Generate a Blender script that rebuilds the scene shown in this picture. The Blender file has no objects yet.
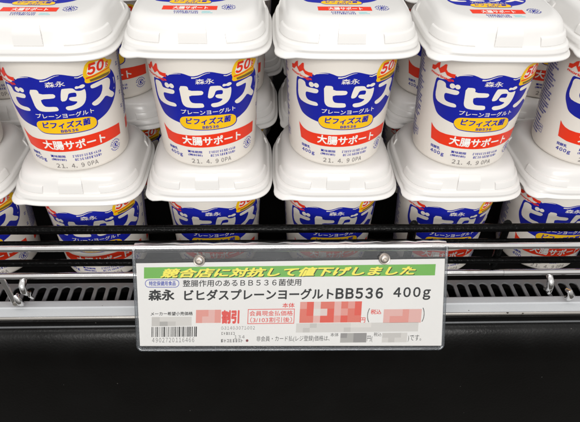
import bpy, bmesh, math, random
from mathutils import Vector, Matrix

R = math.radians
random.seed(7)
scene = bpy.context.scene
col = scene.collection

# ------------------------------------------------------------------ camera
PITCH, YAW, ROLL = 0.67172, 0.05274, 0.024187
CAM = Vector((0.14515, -0.38735, 0.26200))
FPX = 560.0
cy_, sy_, cp_, sp_ = math.cos(YAW), math.sin(YAW), math.cos(PITCH), math.sin(PITCH)
fwd = Vector((sy_ * cp_, cy_ * cp_, -sp_))
right = Vector((cy_, -sy_, 0))
up = right.cross(fwd)
cr_, sr_ = math.cos(ROLL), math.sin(ROLL)
r2 = cr_ * right + sr_ * up
u2 = -sr_ * right + cr_ * up
cam = bpy.data.cameras.new('camera')
cam.sensor_fit = 'HORIZONTAL'
cam.sensor_width = 36
cam.lens = FPX / 580 * 36
cam.clip_start = 0.01
cam.clip_end = 50
camo = bpy.data.objects.new('camera', cam)
col.objects.link(camo)
m = Matrix((r2, u2, -fwd)).transposed().to_4x4()
m.translation = CAM
camo.matrix_world = m
scene.camera = camo

# ------------------------------------------------------------------ light
w = bpy.data.worlds.new('World')
scene.world = w
w.use_nodes = True
bg = w.node_tree.nodes['Background']
bg.inputs[1].default_value = 1.0
# the shop around the case: pale ceiling above, darker floor below
wt = w.node_tree
w_tc = wt.nodes.new('ShaderNodeTexCoord')
w_sep = wt.nodes.new('ShaderNodeSeparateXYZ')
w_mr = wt.nodes.new('ShaderNodeMapRange')
w_mr.inputs[1].default_value = -0.35
w_mr.inputs[2].default_value = 0.35
w_mix = wt.nodes.new('ShaderNodeMix')
w_mix.data_type = 'RGBA'
w_mix.inputs[6].default_value = (0.10, 0.095, 0.088, 1)
w_mix.inputs[7].default_value = (0.78, 0.77, 0.755, 1)
wt.links.new(w_tc.outputs['Generated'], w_sep.inputs[0])
wt.links.new(w_sep.outputs[2], w_mr.inputs[0])
wt.links.new(w_mr.outputs[0], w_mix.inputs[0])
wt.links.new(w_mix.outputs[2], bg.inputs[0])


def area(name, loc, target, sx, sy, power, color=(1, 0.98, 0.955)):
    l = bpy.data.lights.new(name, 'AREA')
    l.shape = 'RECTANGLE'
    l.size, l.size_y = sx, sy
    l.energy = power
    l.color = color
    o = bpy.data.objects.new(name, l)
    col.objects.link(o)
    o.location = loc
    o.rotation_euler = (Vector(target) - Vector(loc)).to_track_quat('-Z', 'Y').to_euler()
    return o


area('ceiling_tube_light', (0.10, -0.30, 1.55), (0.15, 0.0, 0.0), 1.5, 0.40, 6.8)
area('aisle_front_fill', (0.17, -1.60, 0.86), (0.15, 0.0, 0.0), 1.1, 0.6, 27)  # added unseen frontal fill, set low and narrow to reach the lids behind

scene.view_settings.view_transform = 'Standard'
scene.view_settings.look = 'None'
scene.view_settings.gamma = 1
scene.view_settings.exposure = -0.05
scene.cycles.max_bounces = 8
scene.cycles.diffuse_bounces = 5
scene.cycles.transparent_max_bounces = 24
scene.cycles.caustics_reflective = False
scene.cycles.caustics_refractive = False
try:
    scene.cycles.use_denoising = True
except Exception:
    pass

# ------------------------------------------------------------------ materials
MATS = {}


def srgb(r, g, b):
    f = lambda c: (c / 255 / 12.92) if c / 255 <= 0.04045 else ((c / 255 + 0.055) / 1.055) ** 2.4
    return (f(r), f(g), f(b), 1)


def mat(name, color, rough=0.5, metal=0.0, noise=0.0, nscale=60, bump=0.0, bscale=200, coat=0.0, spec=0.5,
        rough_var=0.0, sss=0.0):
    if name in MATS:
        return MATS[name]
    mt = bpy.data.materials.new(name)
    mt.use_nodes = True
    nt = mt.node_tree
    b = nt.nodes['Principled BSDF']
    b.inputs['Base Color'].default_value = color if len(color) == 4 else (*color, 1)
    b.inputs['Roughness'].default_value = rough
    b.inputs['Metallic'].default_value = metal
    b.inputs['Coat Weight'].default_value = coat
    b.inputs['Coat Roughness'].default_value = 0.15
    b.inputs['Specular IOR Level'].default_value = spec
    if sss:
        b.inputs['Subsurface Weight'].default_value = sss
        b.inputs['Subsurface Radius'].default_value = (1.0, 0.8, 0.6)
        b.inputs['Subsurface Scale'].default_value = 0.003
    if noise or bump or rough_var:
        tc = nt.nodes.new('ShaderNodeTexCoord')
        n = nt.nodes.new('ShaderNodeTexNoise')
        n.inputs['Scale'].default_value = nscale
        n.inputs['Detail'].default_value = 5
        nt.links.new(tc.outputs['Object'], n.inputs['Vector'])
        if noise:
            mx = nt.nodes.new('ShaderNodeMix')
            mx.data_type = 'RGBA'
            c = b.inputs['Base Color'].default_value
            mx.inputs[6].default_value = [max(0, v * (1 - noise)) for v in c[:3]] + [1]
            mx.inputs[7].default_value = [min(1, v * (1 + noise)) for v in c[:3]] + [1]
            nt.links.new(n.outputs['Fac'], mx.inputs[0])
            nt.links.new(mx.outputs[2], b.inputs['Base Color'])
        if rough_var:
            mr = nt.nodes.new('ShaderNodeMapRange')
            mr.inputs[1].default_value = 0.3
            mr.inputs[2].default_value = 0.7
            mr.inputs[3].default_value = max(0.02, rough - rough_var)
            mr.inputs[4].default_value = rough + rough_var
            nt.links.new(n.outputs['Fac'], mr.inputs[0])
            nt.links.new(mr.outputs[0], b.inputs['Roughness'])
        if bump:
            n2 = nt.nodes.new('ShaderNodeTexNoise')
            n2.inputs['Scale'].default_value = bscale
            n2.inputs['Detail'].default_value = 3
            nt.links.new(tc.outputs['Object'], n2.inputs['Vector'])
            bp = nt.nodes.new('ShaderNodeBump')
            bp.inputs['Strength'].default_value = bump
            bp.inputs['Distance'].default_value = 0.0006
            nt.links.new(n2.outputs['Fac'], bp.inputs['Height'])
            nt.links.new(bp.outputs[0], b.inputs['Normal'])
    MATS[name] = mt
    return mt


def clear_mat(name, tint, amount, rough=0.05):
    mt = bpy.data.materials.new(name)
    mt.use_nodes = True
    nt = mt.node_tree
    nt.nodes.remove(nt.nodes['Principled BSDF'])
    out = nt.nodes['Material Output']
    tr = nt.nodes.new('ShaderNodeBsdfTransparent')
    tr.inputs[0].default_value = (*tint, 1)
    gl = nt.nodes.new('ShaderNodeBsdfGlossy')
    gl.inputs['Roughness'].default_value = rough
    gl.inputs['Color'].default_value = (0.95, 0.97, 1, 1)
    tc = nt.nodes.new('ShaderNodeTexCoord')
    no = nt.nodes.new('ShaderNodeTexNoise')
    no.inputs['Scale'].default_value = 18
    bp = nt.nodes.new('ShaderNodeBump')
    bp.inputs['Strength'].default_value = 0.35
    bp.inputs['Distance'].default_value = 0.002
    nt.links.new(tc.outputs['Object'], no.inputs['Vector'])
    nt.links.new(no.outputs['Fac'], bp.inputs['Height'])
    nt.links.new(bp.outputs[0], gl.inputs['Normal'])
    fr = nt.nodes.new('ShaderNodeFresnel')
    fr.inputs[0].default_value = 1.49
    ad = nt.nodes.new('ShaderNodeMath')
    ad.operation = 'ADD'
    ad.use_clamp = True
    ad.inputs[1].default_value = amount
    mx = nt.nodes.new('ShaderNodeMixShader')
    nt.links.new(fr.outputs[0], ad.inputs[0])
    nt.links.new(ad.outputs[0], mx.inputs[0])
    nt.links.new(tr.outputs[0], mx.inputs[1])
    nt.links.new(gl.outputs[0], mx.inputs[2])
    nt.links.new(mx.outputs[0], out.inputs[0])
    MATS[name] = mt
    return mt


CREAM = mat('cup_cream', (0.81, 0.765, 0.70), 0.36, noise=0.015, nscale=25, bump=0.06, bscale=90)
LID = mat('lid_white', (0.69, 0.678, 0.66), 0.26, noise=0.012, nscale=20, bump=0.08, bscale=70)
BLUE = mat('print_blue', srgb(22, 32, 156), 0.42, noise=0.05, nscale=120, spec=0.3)
LBLUE = mat('print_side_blue', srgb(66, 68, 160), 0.45)
WHITEINK = mat('print_cream_white', (0.82, 0.77, 0.69), 0.4)
BWHITE = mat('print_white', (0.84, 0.84, 0.80), 0.4)
RED = mat('print_red', srgb(232, 56, 28), 0.38, noise=0.04, nscale=120, spec=0.3)
YEL = mat('print_yellow', srgb(244, 194, 22), 0.36, noise=0.04, nscale=100)
GOLD = mat('print_dark_gold', srgb(120, 100, 40), 0.4)
STAMP = mat('stamp_grey', srgb(118, 113, 111), 0.6)
CYAN = mat('print_cyan', srgb(150, 215, 220), 0.4)
CHROME = mat('chrome', (0.84, 0.83, 0.825), 0.13, 1.0, rough_var=0.06, nscale=150)
BLACKROD = mat('black_coated_wire', (0.002, 0.002, 0.002), 0.22, bump=0.9, bscale=300, spec=0.08)
DARK = mat('case_dark', (0.004, 0.004, 0.004), 0.7, spec=0.04)
GREY = mat('ledge_grey_paint', (0.46, 0.475, 0.49), 0.42, noise=0.06, nscale=35, bump=0.12, bscale=220)
GRILLE = mat('grille_grey', (0.17, 0.175, 0.18), 0.36, 0.3, noise=0.15, nscale=90, bump=0.2, bscale=200)
EDGE = mat('edge_trim', (0.45, 0.43, 0.40), 0.3, 0.6, noise=0.1, nscale=60)
def specks(mt, color, scale, size):
    """scattered dust and scuffs mixed over the base colour"""
    nt = mt.node_tree
    b = nt.nodes['Principled BSDF']
    tc = nt.nodes.new('ShaderNodeTexCoord')
    vo = nt.nodes.new('ShaderNodeTexVoronoi')
    vo.inputs['Scale'].default_value = scale
    lt = nt.nodes.new('ShaderNodeMath')
    lt.operation = 'LESS_THAN'
    lt.inputs[1].default_value = size
    wn = nt.nodes.new('ShaderNodeMath')
    wn.operation = 'GREATER_THAN'
    wn.inputs[1].default_value = 0.78
    mu = nt.nodes.new('ShaderNodeMath')
    mu.operation = 'MULTIPLY'
    sp = nt.nodes.new('ShaderNodeSeparateColor')
    mx = nt.nodes.new('ShaderNodeMix')
    mx.data_type = 'RGBA'
    nt.links.new(tc.outputs['Object'], vo.inputs['Vector'])
    nt.links.new(vo.outputs['Distance'], lt.inputs[0])
    nt.links.new(vo.outputs['Color'], sp.inputs[0])
    nt.links.new(sp.outputs[0], wn.inputs[0])
    nt.links.new(lt.outputs[0], mu.inputs[0])
    nt.links.new(wn.outputs[0], mu.inputs[1])
    nt.links.new(mu.outputs[0], mx.inputs[0])
    src = b.inputs['Base Color'].links
    if src:
        nt.links.new(src[0].from_socket, mx.inputs[6])
    else:
        mx.inputs[6].default_value = b.inputs['Base Color'].default_value
    mx.inputs[7].default_value = (*color, 1)
    nt.links.new(mx.outputs[2], b.inputs['Base Color'])


EDGE2 = mat('bead_grey', (0.12, 0.125, 0.13), 0.3, 0.3, noise=0.2, nscale=80)
PANEL = mat('panel_black', (0.0016, 0.0015, 0.0014), 0.30, noise=0.3, nscale=22, bump=0.25, bscale=500, rough_var=0.10, spec=0.30)
specks(PANEL, (0.07, 0.066, 0.06), 90, 0.04)
specks(GREY, (0.10, 0.09, 0.08), 130, 0.07)
specks(EDGE, (0.08, 0.07, 0.06), 160, 0.16)
PAPER = mat('card_paper', (0.86, 0.85, 0.825), 0.55, noise=0.015, nscale=30)
GREEN = mat('card_green', srgb(96, 176, 44), 0.5, noise=0.04, nscale=60)
CYEL = mat('card_yellow', srgb(252, 240, 70), 0.5)
INK = mat('card_black_ink', srgb(10, 10, 10), 0.6, spec=0.2)
GINK = mat('card_grey_ink', srgb(84, 82, 82), 0.5)
CRED = mat('card_red_ink', srgb(226, 58, 44), 0.5)
CBLUE = mat('card_blue_ink', srgb(66, 82, 178), 0.5)
DRED = mat('card_dark_red', srgb(120, 20, 30), 0.5)
CLEAR = clear_mat('clear_plastic', (0.985, 0.985, 0.985), 0.0, 0.08)
CEDGE = clear_mat('clear_plastic_edge', (0.74, 0.76, 0.77), 0.07, 0.2)
RIVET = mat('rivet_metal', (0.46, 0.42, 0.38), 0.28, 0.8)
BOLT = mat('bolt_metal', (0.35, 0.33, 0.30), 0.4, 0.8)


# ------------------------------------------------------------------ helpers
def link(name, me, parent=None):
    o = bpy.data.objects.new(name, me)
    col.objects.link(o)
    o.parent = parent
    return o


def mesh_from(name, verts, faces, mats, midx=None, smooth=False, sharp=None):
    me = bpy.data.meshes.new(name)
    me.from_pydata(verts, [], faces)
    for mm in (mats if isinstance(mats, (list, tuple)) else [mats]):
        me.materials.append(mm)
    if midx:
        me.polygons.foreach_set('material_index', midx)
    if smooth:
        me.polygons.foreach_set('use_smooth', [True] * len(me.polygons))
        if sharp:
            me.set_sharp_from_angle(angle=R(sharp))
    me.update()
    return me


def tag(o, label=None, cat=None, group=None, kind=None):
    if label:
        o['label'] = label
    if cat:
        o['category'] = cat
    if group:
        o['group'] = group
    if kind:
        o['kind'] = kind
    return o


def empty(name, loc=(0, 0, 0), rz=0, parent=None):
    o = bpy.data.objects.new(name, None)
    o.empty_display_size = 0.02
    col.objects.link(o)
    o.location = loc
    o.rotation_euler = (0, 0, rz)
    o.parent = parent
    return o


def tube(pts, rad, seg=12, cap=True, radii=None):
    pts = [Vector(p) for p in pts]
    V, F = [], []
    prev = None
    for i, p in enumerate(pts):
        a = pts[max(i - 1, 0)]
        b = pts[min(i + 1, len(pts) - 1)]
        t = (b - a).normalized()
        if prev is None:
            n = t.orthogonal().normalized()
        else:
            n = (prev - t * prev.dot(t)).normalized()
        prev = n
        bn = t.cross(n)
        rr = radii[i] if radii else rad
        for k in range(seg):
            an = 2 * math.pi * k / seg
            V.append(p + (n * math.cos(an) + bn * math.sin(an)) * rr)
    for i in range(len(pts) - 1):
        for k in range(seg):
            k2 = (k + 1) % seg
            F.append((i * seg + k, i * seg + k2, (i + 1) * seg + k2, (i + 1) * seg + k))
    if cap:
        F.append(tuple(range(seg))[::-1])
        F.append(tuple((len(pts) - 1) * seg + k for k in range(seg)))
    return [tuple(v) for v in V], F


def box(x0, x1, y0, y1, z0, z1):
    V = [(x, y, z) for x in (x0, x1) for y in (y0, y1) for z in (z0, z1)]
    F = [(0, 1, 3, 2), (4, 6, 7, 5), (0, 4, 5, 1), (2, 3, 7, 6), (0, 2, 6, 4), (1, 5, 7, 3)]
    return V, F


# ---- flat shapes in millimetres: each is (verts, faces)
_tc = {}


def text_raw(body, bold=0.0, shear=0.0, res=3):
    key = (body, bold, shear, res)
    if key in _tc:
        return _tc[key]
    c = bpy.data.curves.new('t', 'FONT')
    c.body = body
    c.offset = bold
    c.shear = shear
    if all(0xFF00 < ord(ch) < 0xFF5F or ch in ' -' for ch in body):
        c.space_character = 0.57
    c.resolution_u = res
    o = bpy.data.objects.new('t', c)
    col.objects.link(o)
    dg = bpy.context.evaluated_depsgraph_get()
    ev = o.evaluated_get(dg)
    me = ev.to_mesh()
    V = [(v.co.x, v.co.y) for v in me.vertices]
    F = [tuple(p.vertices) for p in me.polygons]
    ev.to_mesh_clear()
    bpy.data.objects.remove(o)
    bpy.data.curves.remove(c)
    _tc[key] = (V, F)
    return V, F


def text(body, x0, x1, y0, y1, bold=0.0, shear=0.0, res=3):
    """text scaled to fill the box x0..x1, y0..y1"""
    V, F = text_raw(body, 0.0, shear, res)
    if bold:
        VV, FF = [], []
        d = bold * 1.0
        for i, (dx, dy) in enumerate(((0, 0), (d, 0), (-d, 0), (0, d), (0, -d), (.7 * d, .7 * d), (-.7 * d, .7 * d), (.7 * d, -.7 * d), (-.7 * d, -.7 * d))):
            o = len(VV)
            VV += [(x + dx, y + dy, i * 0.004) for x, y in V]
            FF += [tuple(k + o for k in f) for f in F]
        V, F = VV, FF
    ax = min(v[0] for v in V)
    bx = max(v[0] for v in V)
    ay = min(v[1] for v in V)
    by = max(v[1] for v in V)
    return [(x0 + (v[0] - ax) / (bx - ax) * (x1 - x0), y0 + (v[1] - ay) / (by - ay) * (y1 - y0), *v[2:]) for v in V], F


def poly(pts):
    return list(pts), [tuple(range(len(pts)))]


def smooth_poly(pts, it=1):
    for _ in range(it):
        out = []
        n = len(pts)
        for i in range(n):
            a, b = pts[i], pts[(i + 1) % n]
            out.append((a[0] * .75 + b[0] * .25, a[1] * .75 + b[1] * .25))
            out.append((a[0] * .25 + b[0] * .75, a[1] * .25 + b[1] * .75))
        pts = out
    return pts


def disc(cx, cy, r, n=16):
    return poly([(cx + r * math.cos(2 * math.pi * i / n), cy + r * math.sin(2 * math.pi * i / n)) for i in range(n)])


def stroke(pts, w0, w1=None):
    """ribbon polygon along a polyline"""
    w1 = w0 if w1 is None else w1
    L, Rr = [], []
    n = len(pts)
    for i in range(n):
        a = pts[max(i - 1, 0)]
        b = pts[min(i + 1, n - 1)]
        dx, dy = b[0] - a[0], b[1] - a[1]
        d = math.hypot(dx, dy) or 1
        ww = (w0 + (w1 - w0) * i / (n - 1)) / 2
        L.append((pts[i][0] - dy / d * ww, pts[i][1] + dx / d * ww))
        Rr.append((pts[i][0] + dy / d * ww, pts[i][1] - dx / d * ww))
    V = L + Rr
    F = [(i, i + 1, n + i + 1, n + i) for i in range(n - 1)]
    return V, F


def rect(x0, x1, y0, y1):
    return poly([(x0, y0), (x1, y0), (x1, y1), (x0, y1)])


def merge(*shapes):
    V, F = [], []
    for v, f in shapes:
        o = len(V)
        V += list(v)
        F += [tuple(i + o for i in ff) for ff in f]
    return V, F


def rot_shape(s, ang, cx, cy):
    c, sn = math.cos(ang), math.sin(ang)
    return [(cx + (x - cx) * c - (y - cy) * sn, cy + (x - cx) * sn + (y - cy) * c) for x, y in s[0]], s[1]


def print_mesh(name, layers, mapper, step=2.0, zstep=9.0):
    """layers: (shape, material, offset in mm); pieces are cut finely enough to wrap, then mapped on the surface"""
    V, F, M, mats = [], [], [], []
    for shape, material, off in layers:
        bm = bmesh.new()
        vs = [bm.verts.new((p[0], p[1], p[2] if len(p) > 2 else 0)) for p in shape[0]]
        for f in shape[1]:
            try:
                bm.faces.new([vs[i] for i in f])
            except ValueError:
                pass
        xs = [v[0] for v in shape[0]]
        ys = [v[1] for v in shape[0]]
        if step:
            def cut(lo, hi, st, nrm, ax):
                k = math.floor(lo / st) + 1
                while k * st < hi:
                    co = [0, 0, 0]
                    co[ax] = k * st
                    bmesh.ops.bisect_plane(bm, geom=bm.verts[:] + bm.edges[:] + bm.faces[:], dist=1e-6,
                                           plane_co=co, plane_no=nrm)
                    k += 1
            big = max((f.calc_area() for f in bm.faces), default=0)
            cut(min(xs), max(xs), step, (1, 0, 0), 0)
            if big > 20:
                cut(min(ys), max(ys), zstep, (0, 1, 0), 1)
        bmesh.ops.triangulate(bm, faces=[f for f in bm.faces if len(f.verts) > 4])
        bm.verts.index_update()
        if material not in mats:
            mats.append(material)
        mi = mats.index(material)
        o = len(V)
        V += [mapper(v.co.x, v.co.y, off + v.co.z) for v in bm.verts]
        for f in bm.faces:
            idx = [v.index + o for v in f.verts]
            if f.normal.z < 0:
                idx.reverse()
            F.append(tuple(idx))
            M.append(mi)
        bm.free()
    return mesh_from(name, V, F, mats, M, smooth=True)


# ------------------------------------------------------------------ the cup
LIDZ = 0.0918          # underside of the lid rim above the cup base
LIDH = 0.0235          # rim underside to the lid's flat top
STACK = LIDZ + LIDH


def sup(a, n, th):
    c, s = abs(math.cos(th)), abs(math.sin(th))
    return a / (c ** n + s ** n) ** (1 / n)


def body_a(z):
    return 0.0362 + 0.05 * z


def body_n(z):
    return 2.0 + 0.25 * min(max(z / 0.09, 0), 1)


def wrap(u, z, off):
    th = R(u / 0.672)
    zz = z / 1000
    r = sup(body_a(zz), body_n(zz), th) + off / 1000
    return (r * math.sin(th), -r * math.cos(th), zz)


def ring_mesh(name, rings, seg, material, cap_lo=False, cap_hi=True, mod=None, sharp=None):
    V, F = [], []
    for (a, z, n) in rings:
        for k in range(seg):
            th = 2 * math.pi * k / seg
            r = sup(a, n, th)
            zz = z
            if mod:
                r, zz = mod(th, r, z)
            V.append((r * math.sin(th), -r * math.cos(th), zz))
    for i in range(len(rings) - 1):
        for k in range(seg):
            k2 = (k + 1) % seg
            F.append((i * seg + k, i * seg + k2, (i + 1) * seg + k2, (i + 1) * seg + k))
    if cap_lo:
        F.append(tuple(range(seg))[::-1])
    if cap_hi:
        F.append(tuple((len(rings) - 1) * seg + k for k in range(seg)))
    return mesh_from(name, V, F, material, smooth=True, sharp=sharp)


# body: rounded foot, then a straight taper up under the lid
rings = [(0.0290, 0.0012, 2), (0.0315, 0.0, 2), (0.0338, 0.0003, 2), (0.0352, 0.0012, 2), (0.03595, 0.0025, 2)]
for z in (0.004, 0.012, 0.022, 0.034, 0.046, 0.058, 0.07, 0.082, 0.090, 0.0935):
    rings.append((body_a(z), z, body_n(z)))
ME_BODY = ring_mesh('body', rings, 112, CREAM, cap_lo=True)

# lid: lip, skirt, ledge, sloping shoulder, flat top
LID_RINGS = [(0.0455, 0.0006, 4.2), (0.0484, 0.0002, 4.4), (0.0494, 0.0, 4.5), (0.0499, 0.0004, 4.5), (0.0500, 0.0010, 4.5),
             (0.0498, 0.0016, 4.5), (0.0490, 0.0020, 4.5), (0.0483, 0.0025, 4.5), (0.0480, 0.0032, 4.5), (0.0480, 0.0040, 4.5),
             (0.0483, 0.0046, 4.5), (0.0483, 0.0054, 4.5), (0.0479, 0.0062, 4.4), (0.0477, 0.0072, 4.4), (0.0473, 0.0080, 4.4), (0.0466, 0.0085, 4.3),
             (0.0460, 0.0087, 4.2), (0.0455, 0.0089, 4.2), (0.0452, 0.0097, 4.1), (0.0432, 0.0166, 4.0),
             (0.0425, 0.0188, 3.9), (0.0414, 0.0207, 3.8), (0.0400, 0.0221, 3.6), (0.0384, 0.0229, 3.4),
             (0.0368, 0.0233, 3.2), (0.0350, 0.0235, 3.0), (0.020, 0.0235, 2.6), (0.008, 0.0235, 2.2)]


def lid_mod(th, r, z):
    zz = z - LIDZ
    # opening tab: the lip swells and droops a little at the front left corner
    d = math.atan2(math.sin(th - R(-47)), math.cos(th - R(-47)))
    k = math.exp(-(d / R(8)) ** 4)
    if zz < 0.0022:
        r += 0.0030 * k
        z -= 0.0012 * k
    elif zz < 0.0042:
        r += 0.0018 * k
    return r, z


ME_LID = ring_mesh('lid', [(a, z + LIDZ, n) for a, z, n in LID_RINGS], 128, LID, cap_lo=True, mod=lid_mod)


def shoulder(z):
    pr = [(0.0452, 0.0097, 4.1), (0.0432, 0.0166, 4.0), (0.0425, 0.0188, 3.9), (0.0414, 0.0207, 3.8), (0.0400, 0.0221, 3.6), (0.0384, 0.0229, 3.4)]
    for (a0, z0, n0), (a1, z1, n1) in zip(pr, pr[1:]):
        if z <= z1:
            t = max(0, (z - z0) / (z1 - z0))
            return a0 + (a1 - a0) * t, n0 + (n1 - n0) * t
    return pr[-1][0], pr[-1][2]


def sweep_on_lid(name, th0, th1, prof, seg):
    """prof: list of (z, outset) closing on the shoulder"""
    V, F = [], []
    n = len(prof)
    for k in range(seg + 1):
        th = th0 + (th1 - th0) * k / seg
        for z, o in prof:
            a, nn = shoulder(z)
            r = sup(a, nn, th) + o
            V.append((r * math.sin(th), -r * math.cos(th), z + LIDZ))
    for k in range(seg):
        for i in range(n):
            i2 = (i + 1) % n
            F.append((k * n + i, (k + 1) * n + i, (k + 1) * n + i2, k * n + i2))
    F.append(tuple(range(n)))
    F.append(tuple(seg * n + i for i in range(n))[::-1])
    me = mesh_from(name, V, F, LID, smooth=True, sharp=24)
    bm = bmesh.new()
    bm.from_mesh(me)
    bmesh.ops.recalc_face_normals(bm, faces=bm.faces[:])
    bm.to_mesh(me)
    bm.free()
    return me


RIBP = [(0.0086, -0.0006), (0.0088, 0.0006), (0.0096, 0.0010), (0.0136, 0.0012), (0.0143, 0.0010), (0.0148, 0.0004), (0.0150, -0.0006)]
TABP = [(0.0086, -0.0006), (0.0087, 0.0006), (0.0094, 0.0009), (0.0150, 0.0013), (0.0168, 0.0013), (0.0174, 0.0011), (0.0206, 0.0003), (0.0218, -0.0008)]
ME_RIBS = [sweep_on_lid('rib', R(25 + 90 * q), R(65 + 90 * q), RIBP, 26) for q in range(4)]
ME_TAB = sweep_on_lid('tab', R(-11), R(11), TABP, 8)

# ---- printed front, millimetres round the cup (u) and up it (z)
BI = [(-38.6, 67.9), (-35.3, 68.5), (-32.8, 67.7), (-32.4, 65.2), (-31.5, 64.2), (-23.9, 64.8), (-22.6, 63.9), (-23.0, 62.1), (-24.5, 61.1), (-29.5, 60.8), (-32.3, 60.4), (-32.6, 57.4), (-31.2, 54.8), (-28.2, 54.2), (-23.9, 54.3), (-22.7, 52.9), (-23.1, 51.5), (-27.1, 51.0), (-33.0, 51.1), (-38.1, 52.3), (-39.8, 56.6), (-39.4, 62.8), (-39.6, 65.5)]
HI = [(-19.1, 68.2), (-14.3, 68.8), (-13.0, 67.9), (-12.9, 65.3), (-4.6, 65.5), (-3.4, 64.5), (-3.3, 63.6), (-3.9, 62.5), (-5.2, 62.1), (-12.9, 61.7), (-13.0, 59.0), (-12.2, 56.8), (-10.7, 55.8), (-4.7, 55.8), (-3.7, 54.8), (-3.5, 52.5), (-7.3, 52.2), (-14.1, 52.1), (-16.8, 52.9), (-18.3, 55.3), (-18.6, 59.8)]
DA = [(1.2, 68.1), (2.2, 68.5), (7.7, 68.2), (9.0, 67.0), (9.6, 66.0), (11.0, 65.4), (12.7, 65.2), (14.1, 65.4), (15.5, 66.0), (15.7, 62.8), (15.0, 58.5), (13.5, 55.5), (10.9, 53.5), (6.6, 52.2), (2.8, 52.0), (1.2, 53.2), (1.2, 54.7), (2.4, 55.3), (5.7, 55.4), (8.2, 56.3), (9.6, 57.9), (6.6, 58.6), (4.8, 59.6), (4.4, 60.7), (5.2, 61.7), (7.0, 61.7), (9.4, 61.4), (9.8, 63.5), (9.2, 64.7), (6.2, 64.9), (4.8, 64.4), (3.7, 61.2), (2.3, 59.4), (-0.7, 59.3), (-0.1, 63.5)]
DADOT = [(9.5, 68.4), (10.4, 69.1), (12.1, 68.5), (13.5, 69.4), (15.3, 69.4), (16.1, 68.2), (15.3, 67.2), (13.5, 66.7), (12.1, 67.3), (10.7, 67.0), (9.6, 67.2)]
SU = [(19.3, 66.8), (20.1, 67.5), (26.2, 68.2), (32.4, 68.2), (34.5, 66.7), (35.1, 64.6), (34.1, 61.2), (32.7, 58.8), (37.7, 54.3), (37.0, 52.5), (34.9, 51.7), (32.9, 53.0), (29.3, 55.9), (26.7, 54.0), (22.9, 51.6), (19.9, 51.3), (18.2, 52.8), (18.3, 54.3), (21.6, 55.5), (25.3, 57.6), (27.4, 61.4), (27.9, 64.5), (27.1, 65.2), (23.4, 64.7), (20.5, 64.6), (19.4, 65.3)]
BLOB = [(-36.1, 42.5), (-38.6, 46.2), (-41.1, 50.7), (-42.2, 55.6), (-41.6, 63.6), (-40.8, 69.4), (-37.4, 69.2), (-33.0, 70.2), (-28.8, 73.2), (-26.3, 75.7), (-21.3, 77.5), (-17.1, 78.2), (-13.9, 77.5), (-10.3, 76.0), (-6.5, 76.5), (-3.3, 77.9), (-0.4, 79.0), (3.2, 78.8), (7.6, 77.3), (12.2, 75.7), (15.7, 76.5), (19.4, 77.2), (28.0, 77.3), (36.1, 73.6), (39.5, 69.4), (41.2, 64.3), (41.2, 57.4), (38.6, 51.9), (34.5, 47.2), (30.5, 44.0), (27.3, 42.2), (22.4, 40.2), (17.0, 38.6), (0, 37.2), (-20.0, 38.2), (-27.4, 39.5), (-31.8, 40.6)]
YELP = [(-22.3, 40.2), (-21.1, 42.9), (-18.6, 44.6), (-10, 45.5), (-2.8, 45.9), (4.0, 45.7), (14.1, 44.9), (18.1, 42.9), (19.3, 39.9), (18.8, 36.8), (16.2, 35.0), (12.2, 34.5), (3.4, 34.4), (-3.6, 34.4), (-16.1, 34.6), (-19.1, 35.3), (-21.5, 37.6)]
MARK = [(-46.2, 76.4), (-43.3, 77.1), (-41.3, 79.7), (-39.2, 80.9), (-39.2, 76.5), (-37.1, 78.7), (-35.0, 81.1), (-33.7, 81.2), (-33.8, 77.6), (-32.6, 76.2), (-29.9, 75.8), (-27.1, 76.1), (-27.3, 73.2), (-29.8, 73.1), (-32.9, 73.6), (-34.6, 75.6), (-36.3, 74.3), (-38.0, 73.2), (-39.4, 75.0), (-40.8, 76.6), (-43.4, 73.6), (-46.3, 73.4)]
BADGE = [(15.8, 75.5), (16.9, 79.7), (18.6, 83.0), (21.8, 84.6), (29.8, 84.6), (33.3, 82.2), (34.4, 80.5), (40.2, 78.3), (37.7, 75.6), (35.8, 74.3), (37.0, 70.9), (33.6, 69.2), (25.6, 69.2), (20.9, 69.3), (17.7, 69.2), (16.1, 70.6), (16.7, 72.7), (16.1, 74.1)]


def inset(pts, k):
    cx = sum(p[0] for p in pts) / len(pts)
    cy = sum(p[1] for p in pts) / len(pts)
    return [(cx + (x - cx) * k, cy + (y - cy) * k) for x, y in pts]


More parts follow.
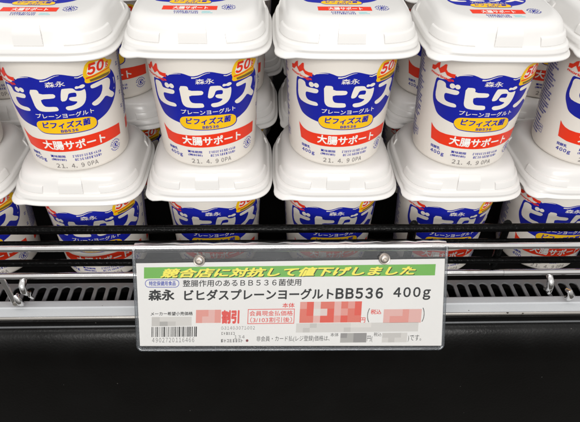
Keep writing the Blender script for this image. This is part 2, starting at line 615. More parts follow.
def logo_layers():
    return [
        (poly(smooth_poly(BLOB, 2)), BLUE, 0.10),
        (merge(stroke([(-26.4, 74.9), (-24.5, 76.1), (-22, 76.8), (-19.2, 77.3), (-16.5, 77.4)], 1.0, 0.15)), WHITEINK, 0.16),
        (merge(stroke([(-10.2, 74.9), (-8.0, 75.0), (-5.5, 75.7), (-3.2, 76.9), (-0.5, 77.9), (2, 78.2)], 1.0, 0.15)), WHITEINK, 0.165),
        (merge(stroke([(10.6, 75.2), (12.5, 74.7), (14.5, 75.2), (16.5, 75.9)], 0.5, 0.9)), WHITEINK, 0.17),
        (poly(smooth_poly(BI, 1)), WHITEINK, 0.18),
        (merge(disc(-27.9, 67.1, 1.9), stroke([(-26.6, 67.2), (-25.6, 67.3)], 1.6), disc(-24.3, 67.4, 1.75)), WHITEINK, 0.18),
        (poly(smooth_poly(HI, 1)), WHITEINK, 0.18),
        (poly(smooth_poly(DA, 1)), WHITEINK, 0.18),
        (poly(smooth_poly(DADOT, 1)), WHITEINK, 0.18),
        (poly(smooth_poly(SU, 1)), WHITEINK, 0.18),
        (text('森永', -7.9, 4.2, 70.2, 74.2, 0.012), WHITEINK, 0.18),
        (text('プレーンヨーグルト', -20, 18.6, 46.6, 50.3, 0.015), WHITEINK, 0.19),
        (text('®', 37.6, 39.2, 56.6, 58.2, 0, 0, 1), WHITEINK, 0.18),
        (stroke([(38.9, 65.5), (39.3, 62.5), (39.2, 60.5)], 0.9, 0.2), WHITEINK, 0.18),
    ]


def strain_layers():
    sh = [(x * 1.025 + 0.3, 40 + (y - 40) * 1.06 - 0.35) for x, y in YELP]
    return [
        (poly(smooth_poly(sh, 2)), BLUE, 0.20),
        (poly(smooth_poly(YELP, 2)), YEL, 0.26),
        (text('ビフィズス菌', -17.4, 15.2, 38.6, 44.0, 0.035, 0.12), BLUE, 0.33),
        (text('ＢＢ５３６', -6.0, 5.6, 35.2, 37.5, 0.045), BLUE, 0.33),
    ]


def ribbon_layers():
    top = [(-39.4, 33.2), (-37.2, 31.0), (-34.5, 29.4), (-31, 28.5), (-26, 28.3), (-16.8, 28.9), (-4.0, 29.8), (6.8, 30.3), (18.7, 30.4), (30, 29.8), (38.9, 28.9)]
    bot = [(38.9, 19.6), (30, 19.9), (18, 19.6), (5, 19.3), (-8, 18.9), (-20, 18.5), (-30, 18.7), (-37.6, 20.2), (-38.6, 27)]
    return [
        (poly(top + bot), RED, 0.10),
        (text('大腸サポート', -22.6, 23.4, 20.6, 28.4, 0.030), BWHITE, 0.17),
    ]


def seal_layers():
    sh = []
    cx, cy = 31.4, 13.6
    n = 36
    sh.append(stroke([(cx + 2.7 * math.cos(i * 2 * math.pi / n), cy + 2.7 * math.sin(i * 2 * math.pi / n)) for i in range(n + 1)], 0.55))
    k = merge(stroke([(cx - 0.9, cy - 1.8), (cx - 0.3, cy + 1.8)], 0.9), stroke([(cx - .3, cy - .1), (cx + 1.7, cy + 1.7)], 0.8),
              stroke([(cx - .2, cy), (cx + 1.4, cy - 1.9)], 0.8))
    for i in range(20):
        a0 = i * 2 * math.pi / 20
        if i in (0, 10):
            continue
        sh.append(stroke([(cx + 4.5 * math.cos(a0 + j * .055), cy + 4.5 * math.sin(a0 + j * .055)) for j in range(4)], 1.1))
    return [(disc(cx, cy, 5.4, 28), CREAM, 0.22), (merge(*sh), BLUE, 0.26), (k, BLUE, 0.265)]


def dashes(x0, x1, y0, y1, lines, seedv, fill=0.72, lo=0.6, hi=1.5, h=0.55):
    rnd = random.Random(seedv)
    out = []
    pitch = (y1 - y0) / lines
    for i in range(lines):
        y = y1 - (i + 0.5) * pitch
        x = x0 + rnd.random() * 0.3
        end = x1 - (rnd.random() ** 3) * (x1 - x0) * 0.5
        while x < end:
            L = rnd.uniform(lo, hi)
            hh = pitch * h * rnd.uniform(0.7, 1.0)
            out.append(rect(x, min(x + L, x1), y - hh / 2, y + hh / 2))
            x += L + rnd.uniform(0.15, 0.5) * (1 - fill + 0.4)
    return merge(*out)


def glyphs(x0, x1, y0, y1, n, seedv):
    rnd = random.Random(seedv)
    out = []
    cw = (x1 - x0) / n
    h = y1 - y0
    for i in range(n):
        a = x0 + i * cw + 0.06 * cw
        b = a + 0.86 * cw
        t = h * 0.15
        rows = rnd.choice(((0.05, 0.45, 0.85), (0.1, 0.85), (0.2, 0.8), (0.05, 0.3, 0.6, 0.88), (0.45,)))
        for r_ in rows:
            q = rnd.uniform(0, .2) * cw
            out.append(rect(a + q, b - rnd.uniform(0, .2) * cw, y0 + h * r_, y0 + h * r_ + t))
        for _ in range(rnd.choice((1, 1, 2))):
            xx = rnd.uniform(a, b - .22 * cw)
            V, F = rect(xx, xx + .2 * cw, y0, y1)
            out.append(([(p[0], p[1], 0.006) for p in V], F))
    return merge(*out)


def small_layers():
    return [
        (text('発酵乳', -37.0, -28.5, 13.2, 15.8, 0.02), BLUE, 0.12),
        (text('４００ｇ', -36.4, -24.6, 8.0, 12.0, 0.03), BLUE, 0.12),
        (text('賞味期限', -19.6, -8.0, 13.6, 15.8, 0.02), BLUE, 0.12),
        (text('(開封前)', -19.6, -8.0, 10.6, 12.8, 0.02), BLUE, 0.12),
        (glyphs(-3.2, 18.6, 13.6, 15.6, 13, 4), BLUE, 0.12),
        (glyphs(-2.2, 18.6, 10.5, 12.5, 12, 9), BLUE, 0.12),
    ]


def badge_layers():
    return [
        (poly(smooth_poly(BADGE, 1)), YEL, 0.24),
        (poly(smooth_poly([(18.2, 75.6), (19.2, 79.2), (20.8, 81.6), (23, 82.6), (28.8, 82.6), (31.4, 80.6), (33.2, 78.8), (35.4, 77.4), (33.4, 75.8), (29, 75.0), (24, 74.4), (20, 73.9)], 1)), BWHITE, 0.30),
        (text('５', 18.6, 25.2, 74.6, 82.6, 0.05, 0.22), RED, 0.36),
        (text('０', 25.4, 31.6, 75.2, 82.8, 0.05, 0.22), RED, 0.36),
        (text('ｇ', 32.2, 35.2, 75.6, 79.6, 0.03, 0.2), RED, 0.36),
        (stroke([(17.4, 73.0), (22, 73.2), (29, 74.0), (35.6, 74.4)], 1.0, 0.5), RED, 0.37),
        (poly([(19.4, 71.5), (20.0, 69.9), (26, 69.9), (34.2, 69.8), (36.0, 71.4), (30, 72.0)]), GOLD, 0.31),
    ]


def mark_layers():
    t = text('morinaga', -46.4, -27.4, 69.6, 72.2, 0.03)
    bend = ([(p[0], p[1] + 0.0048 * (p[0] + 37) ** 2 - 0.03 * (p[0] + 37), *p[2:]) for p in t[0]], t[1])
    return [(poly(MARK), RED, 0.28), (bend, RED, 0.28)]


def side_layers():
    L = [(dashes(49.5, 70, 30, 86, 30, 21, .2, .6, 1.3, .7), LBLUE, 0.12), (dashes(72, 98, 14, 86, 30, 22, .2, .6, 1.3, .7), LBLUE, 0.12),
         (dashes(-72, -55, 28, 86, 26, 23, .2, .6, 1.3, .7), LBLUE, 0.12), (dashes(-98, -74, 12, 86, 30, 24), LBLUE, 0.12),
         (dashes(-72, -60, 10, 26, 6, 26), LBLUE, 0.12)]
    rnd = random.Random(3)
    sq = []
    for z in (82, 71, 60, 49, 38):
        sq.append(dashes(44.6, 47.0, z, z + 3.4, 2, int(z), .9, .6, 1.2, .7))
    L.append((merge(*sq), LBLUE, 0.12))
    L.append((merge(stroke([(-59, 14), (-54.5, 14), (-54.5, 20), (-59, 20), (-59, 14)], .5), dashes(-58.3, -55.2, 14.8, 19.2, 2, 31)), LBLUE, 0.12))
    L.append((rect(50, 58, 18, 27), RED, 0.10))
    return L


def stamp_layers():
    return [(text('２１．', -17.2, -9.0, 4.4, 8.2, 0.01), STAMP, 0.12), (text('４．', -5.6, -1.6, 4.4, 8.2, 0.01), STAMP, 0.12),
            (text('９', 1.6, 3.9, 4.4, 8.2, 0.01), STAMP, 0.12), (text('０ＰＡ', 6.2, 14.4, 4.4, 8.2, 0.01), STAMP, 0.12)]


PRINTS = [('logo_panel', logo_layers()), ('strain_badge', strain_layers()), ('ribbon', ribbon_layers()),
          ('seal', seal_layers()), ('small_print', small_layers()), ('weight_badge', badge_layers()),
          ('maker_mark', mark_layers()), ('side_print', side_layers()), ('date_stamp', stamp_layers())]
ME_PRINTS = [(n, print_mesh(n, L, wrap)) for n, L in PRINTS]


# ---- printed lid top: the same emblem, smaller, laid flat
def lidmap(u, z, off):
    return (u * 0.66 / 1000 - 0.003, -0.011 + (z - 40) * 0.66 / 1000, STACK + off / 2000 + 0.00005)


def lid_rib(u, z, off):
    return (u * 0.45 / 1000 - 0.003, -0.0228 + (z - 24.3) * 0.68 / 1000, STACK + off / 2000 + 0.00005)


lid_extra = [(poly(smooth_poly([(-39, 30), (39, 30), (39, 19), (-39, 19)], 0)), RED, 0.10),
             (text('大腸サポート', -24, 26, 20.4, 28.2, 0.03), BWHITE, 0.2),
             (glyphs(-22, 14, 13, 16.4, 13, 5), BLUE, 0.10), (glyphs(-20, 14, 9, 12, 12, 15), BLUE, 0.10),
             (dashes(18, 34, 9.5, 16, 2, 6, .9, .9, 1.8, .6), CYAN, 0.10)]
seal2 = [(([((x - 31.4) * 2.1 + 55, (y - 13.6) * 1.45 + 27) for x, y in s[0]], s[1]), BLUE, .12) for s, mm, o in seal_layers()[1:]]
ME_LIDPRINT = [('lid_logo', print_mesh('lid_logo', logo_layers() + strain_layers(), lidmap, step=0)),
               ('lid_ribbon', print_mesh('lid_ribbon', lid_extra + seal2, lid_rib, step=0))]

ORD = ['leftmost', 'second from left', 'third from left', 'fourth from left', 'fifth from left', 'sixth from left', 'seventh from left']


def cup(x, y, z, ang, label, group, lid_print, lean=(0, 0)):
    e = empty('yoghurt_cup', (x, y, z), R(ang))
    e.rotation_euler = (R(lean[0]), R(lean[1]), R(ang))
    tag(e, label, 'yoghurt cup', group)
    b = link('body', ME_BODY, e)
    for n, me in ME_PRINTS:
        link(n, me, b)
    l = link('lid', ME_LID, e)
    link('tab', ME_TAB, l)
    for me in ME_RIBS:
        link('rib', me, l)
    if lid_print:
        for n, me in ME_LIDPRINT:
            link(n, me, l)
    # the lid sits square to the shelf while the print on the cup is turned
    l.rotation_euler = (0, 0, R(-ang + random.uniform(-0.6, 0.6)))
    return e


ZU = 0.0235
ZL = ZU - STACK
up_c = {-1: 12.5, 0: 12.7, 1: 9.0, 2: 6.4, 3: 2.5, 4: 0.2}
lo_c = {-1: 12.3, 0: 9.9, 1: 5.8, 2: 5.0, 3: 1.7, 4: -2.6}
up_dy = {-1: 0, 0: -0.004, 1: 0.001, 2: 0.001, 3: -0.003, 4: -0.002}
lo_dy = {-1: 0, 0: -0.001, 1: 0.003, 2: 0.002, 3: 0.0, 4: 0.002}
for k, i in enumerate(range(-1, 5)):
    cup(i * 0.1, lo_dy[i], ZL, lo_c[i],
        'white yoghurt cup behind the guard wires, %s in the bottom front row' % ORD[k],
        'bottom front row of yoghurt cups', False)
for k, i in enumerate(range(-1, 5)):
    cup(i * 0.1, up_dy[i], ZU, up_c[i],
        'white yoghurt cup with blue logo, %s in the top front row' % ORD[k],
        'top front row of yoghurt cups', True)
rnd = random.Random(11)
for row in (1, 2):
    nm = ['second', 'third'][row - 1]
    for lay, z in (('bottom', ZL), ('top', ZU)):
        for k, i in enumerate(range(-1, 6)):
            cup(i * 0.1 + 0.007 * row + rnd.uniform(-.0006, .0006), 0.1100 * row + rnd.uniform(-.001, .001), z, rnd.uniform(-2, 6),
                'shaded yoghurt cup, %s in the %s layer of the %s row back' % (ORD[k], lay, nm),
                '%s layer, %s row of yoghurt cups' % (lay, nm), False)

# ------------------------------------------------------------------ the case
FR = -0.0075           # the fixture runs a touch askew to the cups


def fx(x, y, z):
    return (x, y + FR * (x - 0.05), z)


def fmesh(name, V, F, material, smooth=False, sharp=None, parent=None):
    return link(name, mesh_from(name, [fx(*v) for v in V], F, material, smooth=smooth, sharp=sharp), parent)


X0, X1 = -0.22, 0.60
tag(fmesh('shelf', *box(X0, X1, -0.052, 0.42, ZL - 0.012, ZL), DARK), kind='structure')
tag(fmesh('back_wall', *box(X0, X1, 0.42, 0.43, ZL, 0.35), DARK), kind='structure')

# slotted grille: one plate with round ended holes
GZ = -0.0800
pitch, sw = 0.0097, 0.0066
gy0, gy1 = -0.0525, -0.079
sy0, sy1 = -0.0565, -0.0772
V, F = [], []
n = int((X1 - X0) / pitch)
arc = 8


def addv(x, y):
    V.append((x, y, GZ))
    return len(V) - 1


for k in range(n):
    cx = X0 + (k + 0.5) * pitch
    l, r_ = cx - pitch / 2, cx + pitch / 2
    h = sw / 2
    hole_top = [(cx - h * math.cos(math.pi * j / arc), sy0 - h + h * math.sin(math.pi * j / arc)) for j in range(arc + 1)]
    hole_bot = [(cx + h * math.cos(math.pi * j / arc), sy1 + h - h * math.sin(math.pi * j / arc)) for j in range(arc + 1)]
    a = [addv(*p) for p in hole_top]
    b = [addv(*p) for p in hole_bot]
    tl, tr_, bl, br = addv(l, gy0), addv(r_, gy0), addv(l, gy1), addv(r_, gy1)
    F.append(tuple([tl] + a + [tr_])[::-1])
    F.append(tuple([br] + b + [bl])[::-1])
    F.append((tl, bl, b[-1], a[0])[::1])
    F.append((tr_, a[-1], b[0], br))
gme = mesh_from('vent_grille', [fx(*v) for v in V], F, GRILLE)
bm = bmesh.new()
bm.from_mesh(gme)
bmesh.ops.remove_doubles(bm, verts=bm.verts[:], dist=1e-6)
bmesh.ops.recalc_face_normals(bm, faces=bm.faces[:])
if sum(f.normal.z for f in bm.faces) < 0:
    bmesh.ops.reverse_faces(bm, faces=bm.faces[:])
bm.to_mesh(gme)
bm.free()
go = link('vent_grille', gme)
md = go.modifiers.new('thick', 'SOLIDIFY')
md.thickness = 0.0016
md.offset = -1
bv = go.modifiers.new('bev', 'BEVEL')
bv.width = 0.0008
bv.segments = 2
bv.limit_method = 'ANGLE'
tag(go, 'grey slotted air vent grille running below the chrome rails', 'vent grille')
tag(fmesh('vent_duct', *box(X0, X1, -0.092, -0.0525, -0.13, -0.125), DARK), kind='structure')
# a bolt seen through the slots
bo = empty('bolt', fx(0.006, -0.068, -0.094))
tag(bo, 'dull metal bolt seen through the vent slots left of the card', 'bolt')
v_, f_ = tube([(-0.004, 0, 0), (0.004, 0, 0)], 0.0028, 16)
link('shank', mesh_from('shank', v_, f_, BOLT, smooth=True, sharp=40), bo)
for xx in (-0.003, 0.0, 0.003):
    v_, f_ = tube([(xx - .0006, 0, 0), (xx + .0006, 0, 0)], 0.0038, 16)
    link('collar', mesh_from('collar', v_, f_, BOLT, smooth=True, sharp=40), bo)

# grey ledge, its front lip, and the black front panel: swept profiles


def sweep_x(name, prof, material, parent=None, xs=None, sharp=35):
    xs = xs or (X0, X1)
    V = [(x, y, z) for x in xs for y, z in prof]
    n = len(prof)
    F = []
    for s in range(len(xs) - 1):
        for i in range(n):
            i2 = (i + 1) % n
            F.append((s * n + i, s * n + i2, (s + 1) * n + i2, (s + 1) * n + i))
    F.append(tuple(range(n)))
    F.append(tuple((len(xs) - 1) * n + i for i in range(n))[::-1])
    o = fmesh(name, V, F, material, smooth=True, sharp=sharp, parent=parent)
    bm = bmesh.new()
    bm.from_mesh(o.data)
    bmesh.ops.recalc_face_normals(bm, faces=bm.faces[:])
    bm.to_mesh(o.data)
    bm.free()
    return o


led = empty('front_ledge', (0, 0, 0))
tag(led, 'pale grey painted metal ledge along the front of the case', 'ledge')
sweep_x('top_plate', [(-0.0758, -0.0850), (-0.0758, -0.0768), (-0.0761, -0.0760), (-0.0768, -0.0757), (-0.0834, -0.0747),
                      (-0.0838, -0.0748), (-0.0840, -0.0752), (-0.0842, -0.0757), (-0.0860, -0.0760), (-0.0915, -0.0771), (-0.0915, -0.0850)], GREY, led, sharp=8)
sweep_x('edge_trim', [(y + 0.002, z + 0.0003) for y, z in [(-0.0936, -0.0830), (-0.0936, -0.0772), (-0.0941, -0.0769), (-0.0947, -0.0770), (-0.0951, -0.0774), (-0.0952, -0.0780), (-0.0950, -0.0784), (-0.0947, -0.0786), (-0.0947, -0.0830)]], EDGE, led)
pn = empty('bumper', (0, 0, 0))
tag(pn, 'glossy black bumper panel under the grey ledge', 'bumper')
sweep_x('rebate', [(-0.0928, -0.0900), (-0.0928, -0.0792), (-0.0944, -0.0796), (-0.0946, -0.0838), (-0.0946, -0.0900)], PANEL, pn)
sweep_x('bead', [(y + 0.002, z) for y, z in [(-0.0967, -0.0852), (-0.0967, -0.0841), (-0.0975, -0.0838), (-0.0981, -0.0841), (-0.0983, -0.0846), (-0.0981, -0.0852)]], EDGE2, pn)
pf = [(-0.0967, -0.0900), (-0.0967, -0.0853)]
for j in range(17):
    a = R(90 * j / 16)
    pf.append((-0.0984 - 0.013 * math.sin(a), -0.0854 - 0.036 * (1 - math.cos(a))))
pf += [(-0.1114, -0.18), (-0.1105, -0.34), (-0.0967, -0.34)]
sweep_x('face', [(y + 0.002, z) for y, z in pf], PANEL, pn, sharp=60)

# black guard wires
RX = (X0, X1)
gw = empty('guard_wire', (0, 0, 0))
tag(gw, 'black coated wire guard across the lower cups', 'guard wire')


def rod(name, x0, x1, y, z, r, material, parent, seg=16, wob=0.0):
    xs = [x0 + (x1 - x0) * i / 24 for i in range(25)]
    pts = [fx(x, y, z + wob * math.sin(x * 23 + z * 90)) for x in xs]
    v, f = tube(pts, r, seg)
    return link(name, mesh_from(name, v, f, material, smooth=True, sharp=50), parent)


rod('wire', X0, X1, -0.0620, -0.0136, 0.0033, BLACKROD, gw, wob=.0002)
rod('wire', X0, X1, -0.0620, -0.0478, 0.0029, BLACKROD, gw, wob=.0002)
rod('wire', X0, X1, -0.0660, -0.0238, 0.0021, BLACKROD, gw)
for px in (-0.155, 0.258, 0.331, 0.49):
    v, f = tube([fx(px, -0.0590, -0.0560), fx(px, -0.0590, -0.0125), fx(px, -0.0600, -0.0115)], 0.0033, 12)
    link('post', mesh_from('post', v, f, BLACKROD, smooth=True, sharp=50), gw)

# chrome tag rails
cr = empty('tag_rail', (0, 0, 0))
tag(cr, 'pair of chrome rods that carry the price card', 'rail')
rod('rod', X0, X1, -0.0780, -0.0178, 0.0026, CHROME, cr)
rod('rod', X0, 0.3295, -0.0780, -0.0458, 0.0025, CHROME, cr)
rod('rod', 0.3298, X1, -0.0780, -0.0459, 0.00252, CHROME, cr)


def hook(x, label, nx=0.0):
    h = empty('rail_hook', fx(x, -0.078, -0.0459))
    tag(h, label, 'hook', 'chrome hooks on the tag rail')
    pts = [(0, 0.003, -0.002), (0, -0.0005, -0.0042), (0.0, -0.0045, -0.0060), (0.0005, -0.006, -0.0105), (0.0008, -0.004, -0.0155), (0.001, 0.000, -0.019)]
    v, f = tube(pts, 0.0021, 12, radii=[.0020, .0027, .0029, .0025, .0017, .0012])
    link('stem', mesh_from('stem', v, f, CHROME, smooth=True, sharp=60), h)
    v, f = tube([(0.0035, -0.004, -0.013), (0.0028, -0.0052, -0.0165), (0.0035, -0.003, -0.021)], 0.0012, 10)
    link('prong', mesh_from('prong', v, f, CHROME, smooth=True, sharp=60), h)
    pts = [(nx - 0.0075, -0.002, -0.0185), (nx - 0.0070, -0.006, -0.0165), (nx - 0.0058, -0.0072, -0.0195), (nx - 0.0052, -0.006, -0.0245), (nx - 0.006, -0.003, -0.0265)]
    v, f = tube(pts, 0.002, 12, radii=[.0016, .0022, .0026, .0024, .0016])
    link('nut', mesh_from('nut', v, f, CHROME, smooth=True, sharp=60), h)
    return h


hook(-0.0415, 'small chrome hook under the rail at the left edge')
hook(0.3680, 'small chrome hook under the rail at the right edge', 0.0255)


def flatbar(x, dx, label):
    h = empty('rail_bracket', fx(x, -0.079, -0.044))
    tag(h, label, 'bracket', 'chrome end brackets')
    V, F = box(-0.0022, 0.0022, -0.0007, 0.0007, -0.027, 0.0)
    V = [(vx + dx * (vz / -0.027), vy - 0.006 * (vz / -0.027), vz) for vx, vy, vz in V]
    me = mesh_from('strap', V, F, CHROME)
    o = link('strap', me, h)
    b = o.modifiers.new('b', 'BEVEL')
    b.width = 0.0005
    b.segments = 2
    V, F = tube([(dx, -0.0075, -0.0245), (dx, -0.0035, -0.0245)], 0.0016, 12)
    link('screw', mesh_from('screw', V, F, BOLT, smooth=True, sharp=40), h)


flatbar(-0.0570, 0.0065, 'slanted chrome strap at the left end of the rail')
flatbar(0.4010, 0.006, 'slanted chrome strap at the right end of the rail')

# ------------------------------------------------------------------ price card in its clear holder
TILT = R(30)
W, Hh = 231.8, 72.6
CT, CB = 5.2, 69.0
P0 = Vector((0.0475, -0.0842, -0.0200))
UX = Vector((1, 0.0, 0)).normalized()
VD = Vector((0, -math.sin(TILT), -math.cos(TILT)))
NN = Vector((0, -math.cos(TILT), math.sin(TILT)))


def cp(px, py):
    """card millimetres (right, down) of a point measured in the photograph"""
    u = (px - 133 - 0.0495 * (py - 249)) * 0.7376
    a = (px - 133) / 314
    v = -5.0 + (py - 249 + (px - 133) * 0.0096) * 0.7644 * (1 + 0.031 * a)
    return u, (v / (1 + 0.05 * a) if v > 0 else v)


def on_card(u, v, off):
    if v > 0:
        v *= 1 + 0.05 * u / W          # the sleeve hangs a little lower at its right end
    p = P0 + UX * (u / 1000) + VD * (v / 1000) + NN * (off / 1000)
    return tuple(p)


def cmap(px, py, off):
    u, v = cp(px, -py)
    return on_card(u, v, off)


card = empty('price_card', on_card(W / 2, CB, 0))
tag(card, 'white printed price card with green banner inside the clear holder', 'price card')
cinv = Matrix.Translation(-Vector(on_card(W / 2, CB, 0)))


def card_link(name, me):
    me.transform(cinv)
    return link(name, me, card)


def shift(V):
    return V


def rounded(x0, x1, y0, y1, r, n=5):
    pts = []
    for cx, cy, a0 in ((x1 - r, y1 - r, 0), (x0 + r, y1 - r, 90), (x0 + r, y0 + r, 180), (x1 - r, y0 + r, 270)):
        for j in range(n + 1):
            a = R(a0 + 90 * j / n)
            pts.append((cx + r * math.cos(a), cy + r * math.sin(a)))
    return pts


def slab(name, pts, off0, off1, material, linker):
    n = len(pts)
    V = [on_card(u, v, off1) for u, v in pts] + [on_card(u, v, off0) for u, v in pts]
    F = [tuple(range(n)), tuple(range(n, 2 * n))[::-1]] + [(i, (i + 1) % n, n + (i + 1) % n, n + i) for i in range(n)]
    me = mesh_from(name, V, F, material)
    bm = bmesh.new()
    bm.from_mesh(me)
    bmesh.ops.recalc_face_normals(bm, faces=bm.faces[:])
    bm.to_mesh(me)
    bm.free()
    return linker(name, me)


slab('paper', [(1.8, CT + 0.3), (W - 1.2, CT - 0.6), (W - 1.6, CB + 0.6), (2.0, CB - 0.2)], -0.15, 0.15, PAPER, card_link)


def ct(body, x0, x1, y0, y1, bold=0.0, shear=0.0, skew=True, res=3):
    """text in photograph pixels, following the card's slight rotation"""
    V, F = text(body, x0, x1, -y1, -y0, bold, shear, res)
    if skew:
        V = [(p[0], p[1] + (p[0] - x0) * 0.0100, *p[2:]) for p in V]
    return V, F


def cr_(x0, x1, y0, y1, xr=None):
    k = 0.0100
    xr = x0 if xr is None else xr
    return poly([(x0, -y0 + (x0 - xr) * k), (x1, -y0 + (x1 - xr) * k), (x1, -y1 + (x1 - xr) * k), (x0, -y1 + (x0 - xr) * k)])


def cprint(name, layers):
    return card_link(name, print_mesh(name, layers, cmap, step=0))


gt = ct('競合店に対抗して値下げしました', 160, 417, 267.9, 277.0, 0.04, 0.28)
gts = ([(p[0] + 0.8, p[1] - 0.7, *p[2:]) for p in gt[0]], gt[1])
cprint('banner', [(cr_(144, 436.8, 266.7, 277.7), GREEN, 0.20), (gts, INK, 0.24), (gt, CYEL, 0.30)])
ov = [(x, y) for x, y in rounded(145, 179, -286.6, -278.6, 3.9, 6)]
ovi = [(x, y) for x, y in rounded(145.7, 178.3, -285.9, -279.3, 3.2, 6)]
cprint('approval_oval', [(poly(ov), CBLUE, 0.20), (poly(ovi), PAPER, 0.24), (ct('特定保健用食品', 149, 175.5, 280.2, 285.0, 0.03), CBLUE, 0.28)])
cprint('claim_line', [(ct('整腸作用のあるＢＢ５３６菌使用', 182.5, 301, 279.2, 286.0, 0.012), INK, 0.2)])
cprint('product_name', [(ct('森永', 148.5, 174.5, 288.6, 299.8, 0.035), INK, 0.2),
                        (ct('ビヒダスプレーンヨーグルト', 184, 334.5, 288.8, 299.8, 0.03), INK, 0.2),
                        (ct('ＢＢ５３６', 336.5, 385, 287.2, 298.2, 0.035), INK, 0.2),
                        (ct('４００ｇ', 395.5, 434, 286.5, 299.4, 0.028), INK, 0.2)])


def mosaic(x0, y0, cw, ch, rows):
    out = []
    k = 0
    for j, row in enumerate(rows):
        for i, c in enumerate(row):
            if c is None:
                continue
            nm = 'mosaic_%d_%d_%d' % c
            mt = mat(nm, srgb(*c), 0.55)
            out.append((cr_(x0 + i * cw, x0 + (i + 1) * cw, y0 + j * ch, y0 + (j + 1) * ch, x0), mt, 0.2))
    return out


r1, r2_, r3, r4, r5, r6 = (226, 74, 50), (224, 108, 88), (228, 150, 138), (230, 178, 170), (226, 206, 200), (226, 222, 216)
g1, g2, g3, g4 = (142, 140, 138), (172, 170, 166), (198, 195, 190), (214, 211, 206)
cprint('maker_price', [(ct('メーカー希望小売価格', 151, 193, 311, 314.8, 0.02), INK, 0.2)]
       + mosaic(152, 316.2, 8, 4.6, [[g3, g4, g4, g4, g4], [g3, g2, g3, g4, g4]]))
cprint('discount', mosaic(196.2, 309.0, 6.3, 6.6, [[r3, r3, r4, r3], [r3, r4, r4, r3]]) + [(ct('割引', 222, 240, 309, 323, 0.06), CRED, 0.2)])
bars = []
rb = random.Random(5)
x = 152.0
wd = [1.2, .7, 1.4, 2.0, 1.0, .9, 1.6, .7]
k = 0
while x < 198.5:
    ww = rb.choice((0.5, 0.5, 0.9, 1.3))
    bars.append(cr_(x, min(x + ww, 199), 326.2, 336.4, 152))
    x += ww + rb.choice((0.5, 0.6, 0.9, 1.4))
cprint('barcode', [(merge(*bars), INK, 0.2), (ct('４ ９０２７２０ １１６４６６', 152.6, 195, 337.3, 342.0, 0.0, res=2), GINK, 0.2)])
bx = merge(cr_(248.3, 295.8, 308.2, 308.9), cr_(248.3, 295.8, 322.5, 323.2), poly([(248.3, -308.9), (249, -308.9), (249, -322.5), (248.3, -322.5)]),
           poly([(295.1, -308.4), (295.8, -308.4), (295.8, -322.0), (295.1, -322.0)]))
cprint('member_price_box', [(bx, CRED, 0.2), (ct('会員現金払価格', 250, 294, 309.9, 315.2, 0.012), CRED, 0.2),
                            (ct('（3/103割引後）', 251, 293.5, 316.4, 321.9, 0.008), CRED, 0.2)])
cprint('stock_code', [(ct('０-３１４０-３０７１-００２', 222, 256, 325.6, 329.0, 0, res=2), GINK, 0.2),
                      (glyphs(222, 236, -334.2, -331.4, 6, 8), GINK, 0.2),
                      (ct('１３４', 235.5, 246, 334.6, 338.0, 0, res=2), GINK, 0.2),
                      (glyphs(222, 245, -341.8, -338.6, 8, 12), GINK, 0.2), (disc(248.6, -340.0, 1.35), DRED, 0.2)])
cprint('price', [(ct('本体', 283, 295.5, 302, 306.8, 0.02), CRED, 0.2), (ct('円', 363.4, 368.6, 316.5, 321.8, 0.02), CRED, 0.2)]
       + mosaic(301, 301.0, 7.0, 7.0, [[r3, r1, r5, r2_, r2_, r4, r2_, r3, r1], [r2_, r1, r6, r5, r1, r4, r3, r2_, r1], [r2_, r2_, r4, r1, r1, r3, r1, r2_, r2_]]))
cprint('price_with_tax', [(ct('税込', 373.6, 384.6, 308.4, 313.4, 0.02), CRED, 0.2), (ct('（', 370.2, 372.6, 307.2, 321.6), INK, 0.2), (ct('）', 427.0, 429.4, 306.6, 321.0), INK, 0.2)]
       + mosaic(387, 308.4, 6.55, 6.8, [[r4, r4, r4, r3, r4, r4], [r4, r3, r3, r3, r4, r4]]))
cprint('non_member_line', [(ct('非会員・カード払(レジ登録)価格は、', 258, 333, 335.4, 341.8, 0.0, res=2), INK, 0.2), (ct('本体', 333.6, 342, 332.2, 336, 0, res=2), INK, 0.2),
                           (ct('円(', 371.6, 377.4, 335, 341.6), INK, 0.2), (ct('税込', 378.4, 386.4, 331.6, 335.6, 0, res=2), INK, 0.2), (ct(')です。', 414, 428, 334, 341.2), INK, 0.2)]
       + mosaic(298, 322.6, 7.0, 4.6, [[g4, g4, g3, g4, g4, g4, g4, g4, r6, r6, r6, g4, g4, g4, g4, g4, g4, g4], [g4, g3, g4, g4, g4, g4, g4, g3, g4, g4, g4, g4, g4, g4, g4, g4, g4, g4]])
       + mosaic(344, 332.4, 6.75, 4.8, [[g1, g2, g1, g1], [g2, g2, g1, g1]]) + mosaic(387.2, 332.2, 6.5, 4.8, [[g3, g3, g3, g4], [g4, g3, g4, g4]]))

# clear plastic holder
hold = empty('card_holder', on_card(W / 2, Hh, 0))
tag(hold, 'clear plastic price card holder hung on the chrome rail', 'card holder')
hinv = Matrix.Translation(-Vector(on_card(W / 2, Hh, 0)))


def hold_link(name, me):
    me.transform(hinv)
    return link(name, me, hold)


slab('front_sheet', rounded(0.9, W - 0.9, -5.6, Hh - 1.4, 3.0), 0.9, 1.5, CLEAR, hold_link)
slab('back_sheet', rounded(0.9, W - 0.9, -5.6, Hh - 1.4, 3.0), -1.3, -0.8, CLEAR, hold_link)
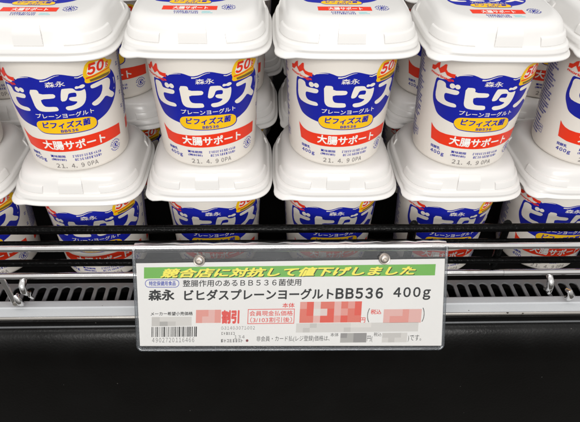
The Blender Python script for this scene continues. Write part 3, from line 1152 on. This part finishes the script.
# folded edge round the sides and the bottom
ep = [(0.4, -4.5)] + [(0.4, 10), (0.45, 40)]
for j in range(7):
    a = R(90 * j / 6)
    ep.append((3.9 - 3.5 * math.cos(a), Hh - 4.2 + 3.5 * math.sin(a)))
for j in range(7):
    a = R(90 * j / 6)
    ep.append((W - 3.9 + 3.5 * math.sin(a), Hh - 4.2 + 3.5 * math.cos(a)))
ep += [(W - 0.4, 40), (W - 0.4, 10), (W - 0.4, -4.5)]
v, f = tube([on_card(u, vv, 0.1) for u, vv in ep], 0.00115, 10)
hold_link('edge', mesh_from('edge', v, f, CEDGE, smooth=True, sharp=60))
# flap curled over the rail
fl = []
nx = 40
for i in range(nx + 1):
    u = 0.6 + (W - 1.2) * i / nx
    base = P0 + UX * (u / 1000)
    wv = 0.0004 * math.sin(i * 1.7) + 0.0004 * math.sin(i * 3.1) + 0.0012 * max(0, (i - 28) / 12)
    yr = -0.0780 + FR * (base.x - 0.05)
    for j in range(9):
        a = R(-20 + 200 * j / 8)
        rr = 0.0039 + wv * (j / 8)
        fl.append((base.x, yr - rr * math.cos(a), -0.0178 + rr * math.sin(a)))
FF = []
for i in range(nx):
    for j in range(8):
        FF.append((i * 9 + j, i * 9 + j + 1, (i + 1) * 9 + j + 1, (i + 1) * 9 + j))
me = mesh_from('flap', fl, FF, clear_mat('clear_flap', (0.97, 0.97, 0.97), 0.05, 0.12), smooth=True)
hold_link('flap', me)


def rivet(px, py):
    u, v = cp(px, py)
    prof = [(0.0043, 0.0), (0.0043, 0.0006), (0.0040, 0.0010), (0.0034, 0.0008), (0.0031, 0.0014), (0.0024, 0.0021), (0.0016, 0.0022), (0.0011, 0.0012), (0.0, 0.0010)]
    V, F = [], []
    s = 24
    for r_, hh in prof:
        for k in range(s):
            a = 2 * math.pi * k / s
            V.append(on_card(u + r_ * 1000 * math.cos(a), v + r_ * 1000 * math.sin(a), 1.5 + hh * 1000))
    for i in range(len(prof) - 1):
        for k in range(s):
            F.append((i * s + k, (i + 1) * s + k, (i + 1) * s + (k + 1) % s, i * s + (k + 1) % s))
    hold_link('rivet', mesh_from('rivet', V, F, RIVET, smooth=True, sharp=60))


rivet(198.5, 259.5)
rivet(383.5, 258.0)
